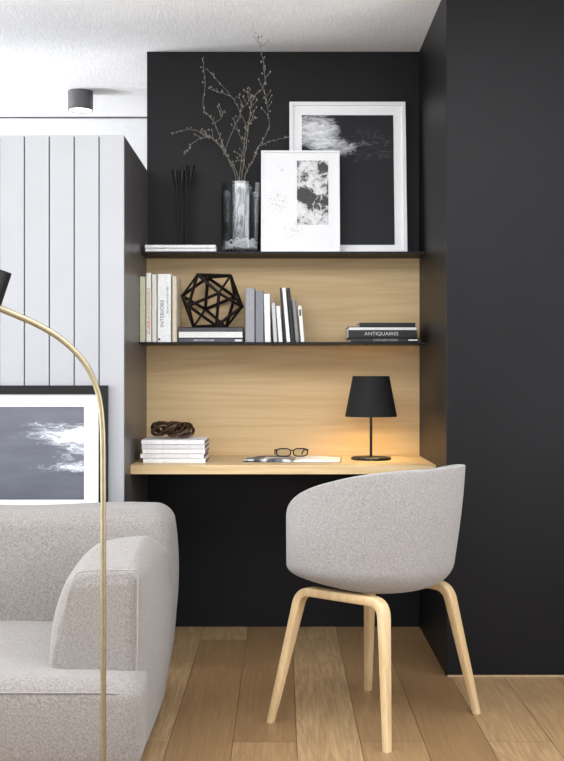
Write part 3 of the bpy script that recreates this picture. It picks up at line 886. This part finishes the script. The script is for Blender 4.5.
# seat cushion pad inside
pad = MB().lathe([(0, 0), (.19, 0), (.212, .008), (.215, .02), (.205, .034), (.17, .040), (0, .044)], 48, (0, 0, Z0+.022), caps=False)
for v in pad.bm.verts: v.co.x -= .01
pad.build('seat_pad', 'chair', chair)
# legs: two U shaped frames; local positions
inv = Matrix.Rotation(-beta, 3, 'Z')
def loc(x, y): return inv@(Vector((x, y, 0))-CC)
feet = dict(A=loc(-.036, 3.620), B=loc(.305, 3.336), C=loc(.629, 3.715), E=loc(.299, 3.992))
tops = {}
for k, f in feet.items():
    tops[k] = f.normalized()*.238
def ring(c, u, v, a, b):
    """rounded rectangle section"""
    out = []
    for i in range(16):
        t = 2*PI*i/16; ct, st = math.cos(t), math.sin(t)
        out.append(c+u*a*math.copysign(abs(ct)**.25, ct)+v*b*math.copysign(abs(st)**.25, st))
    return out
ZT = .414
def uframe(k1, k2):
    f1, f2, t1, t2 = feet[k1], feet[k2], tops[k1]+Vector((0, 0, ZT)), tops[k2]+Vector((0, 0, ZT))
    pl = (t2-t1).normalized()
    path = [f1]
    for t in (.2, .4, .6, .8): path.append(f1.lerp(t1, t))
    def corner(f, t, o_, rev):
        d1 = (f-t).normalized(); d2 = (o_-t).normalized(); r = .045
        ps = [t+d1*r*(1-s_)**2+d2*r*s_**2 for s_ in [i/7 for i in range(8)]]
        return ps[::-1] if rev else ps
    path += corner(f1, t1, t2, False); path += [t1.lerp(t2, .35), t1.lerp(t2, .5), t1.lerp(t2, .65)]
    path += corner(f2, t2, t1, True)
    for t in (.8, .6, .4, .2): path.append(f2.lerp(t2, t))
    path.append(f2)
    N = len(path); nn = pl.cross(Vector((0, 0, 1))).normalized()
    rings = []
    for i, p in enumerate(path):
        tg = (path[min(i+1, N-1)]-path[max(i-1, 0)]).normalized()
        if i in (0, N-1): tg = tg
        n_ = (nn-tg*nn.dot(tg)).normalized(); b_ = tg.cross(n_)
        hz = min(1, max(0, p.z/ZT))
        w_ = .0115+.0085*hz; h_ = .0100+.0040*hz
        r_ = ring(p, n_, b_, w_, h_)
        if i in (0, N-1): r_ = [Vector((q.x, q.y, 0)) for q in r_]
        rings.append(r_)
    return MB().loft(rings)
# each U frame: split in the middle into two legs and one beam so that every leg stands alone
def split_u(k1, k2):
    mb = uframe(k1, k2); me = bpy.data.meshes.new('u'); mb.bm.to_mesh(me); mb.bm.free(); return me
for k1, k2 in (('A', 'B'), ('C', 'E')):
    full = split_u(k1, k2)
    t1, t2 = tops[k1], tops[k2]; d = (t2-t1).normalized()
    for nm, s0, s1 in (('leg', None, .22), ('leg', .78, None), ('crossbar', .22, .78)):
        b = bmesh.new(); b.from_mesh(full)
        L_ = (t2-t1).length
        if s0 is not None:
            g = bmesh.ops.bisect_plane(b, geom=b.verts[:]+b.edges[:]+b.faces[:], plane_co=t1+d*L_*s0, plane_no=d, clear_inner=True)
            bmesh.ops.holes_fill(b, edges=[e for e in b.edges if e.is_boundary])
        if s1 is not None:
            g = bmesh.ops.bisect_plane(b, geom=b.verts[:]+b.edges[:]+b.faces[:], plane_co=t1+d*L_*s1, plane_no=d, clear_outer=True)
            bmesh.ops.holes_fill(b, edges=[e for e in b.edges if e.is_boundary])
        x = MB(); x.merge(b); x.build(nm, 'ash', chair, ang=60)
mb = MB()
for sg in (-1, 1): mb.box((-.07, -.012+sg*.03, .411), (.07, .012+sg*.03, .4185), .001, 1)
mb.lathe([(0, .402), (.018, .402), (.018, .4185), (0, .4185)], 20, caps=False)
mb.build('seat_bracket', 'steel', chair, smooth=False)

# ------------------------------------------------------------------ light
w = bpy.data.worlds.new('daylight'); SC.world = w; w.use_nodes = True
w.node_tree.nodes['Background'].inputs[0].default_value = (.78, .86, 1, 1)
w.node_tree.nodes['Background'].inputs[1].default_value = 1.0
def area(name, loc, rot, sx, sy, power, col=(1, 1, 1)):
    l = bpy.data.lights.new(name, 'AREA'); l.shape = 'RECTANGLE'; l.size = sx; l.size_y = sy; l.energy = power; l.color = col
    o = bpy.data.objects.new(name, l); COL.objects.link(o); o.location = loc; o.rotation_euler = rot; return o
# daylight entering through each window, then the added skylight
area('daylight_side_window', (RX0-.02, 1.4, 1.3), (0, -PI/2-.55, 0), 2.0, 2.3, 90, (.93, .98, 1))
area('daylight_narrow_window', (RX0-.02, 3.66, 1.2), (0, -PI/2, 0), 2.2, 1.0, 72, (.97, .99, 1))
area('daylight_far_window', (RX0-.02, 5.65, 1.35), (0, -PI/2-.3, 0), 2.0, .95, 125, (.96, .98, 1))
area('daylight_right_window', (RX1+.02, 1.9, 1.35), (0, PI/2+.65, 0), 1.95, 2.5, 66, (.96, .98, 1))
area('daylight_rear_window', (-.6, RY0+.02, 1.4), (PI/2+.3, 0, 0), 3.9, 1.8, 42, (.96, .98, 1))
area('added_skylight_light', (-.3, 2.05, ZC+.09), (.55, 0, 0), 3.6, 1.35, 88, (.96, .98, 1))  # added overhead source to light upper faces and the alcove
l = bpy.data.lights.new('table_lamp_bulb', 'POINT'); l.energy = 3.4; l.color = (1, .80, .46); l.shadow_soft_size = .025
o = bpy.data.objects.new('table_lamp_bulb', l); COL.objects.link(o); o.location = (lx, DL, ZD+zb_+.055)
l = bpy.data.lights.new('ceiling_spot', 'SPOT'); l.energy = 6; l.color = (1, .96, .9); l.spot_size = math.radians(100); l.spot_blend = .6; l.shadow_soft_size = .04
o = bpy.data.objects.new('ceiling_spot', l); COL.objects.link(o); o.location = (cx, cy, ZC-.10)

# ------------------------------------------------------------------ camera
cam = bpy.data.cameras.new('camera'); co = bpy.data.objects.new('camera', cam); COL.objects.link(co)
co.location = (0, 0, EYE); co.rotation_euler = (PI/2, 0, 0)
cam.sensor_fit = 'VERTICAL'; cam.sensor_height = 24; cam.lens = F/761*24
cam.shift_x = 0; cam.shift_y = -(380.5-VY)/761
cam.clip_start = .05
SC.camera = co
vs_ = SC.view_settings; vs_.view_transform = 'Standard'; vs_.look = 'None'; vs_.exposure = 0; vs_.gamma = 1
try: vs_.use_curve_mapping = False
except Exception: pass
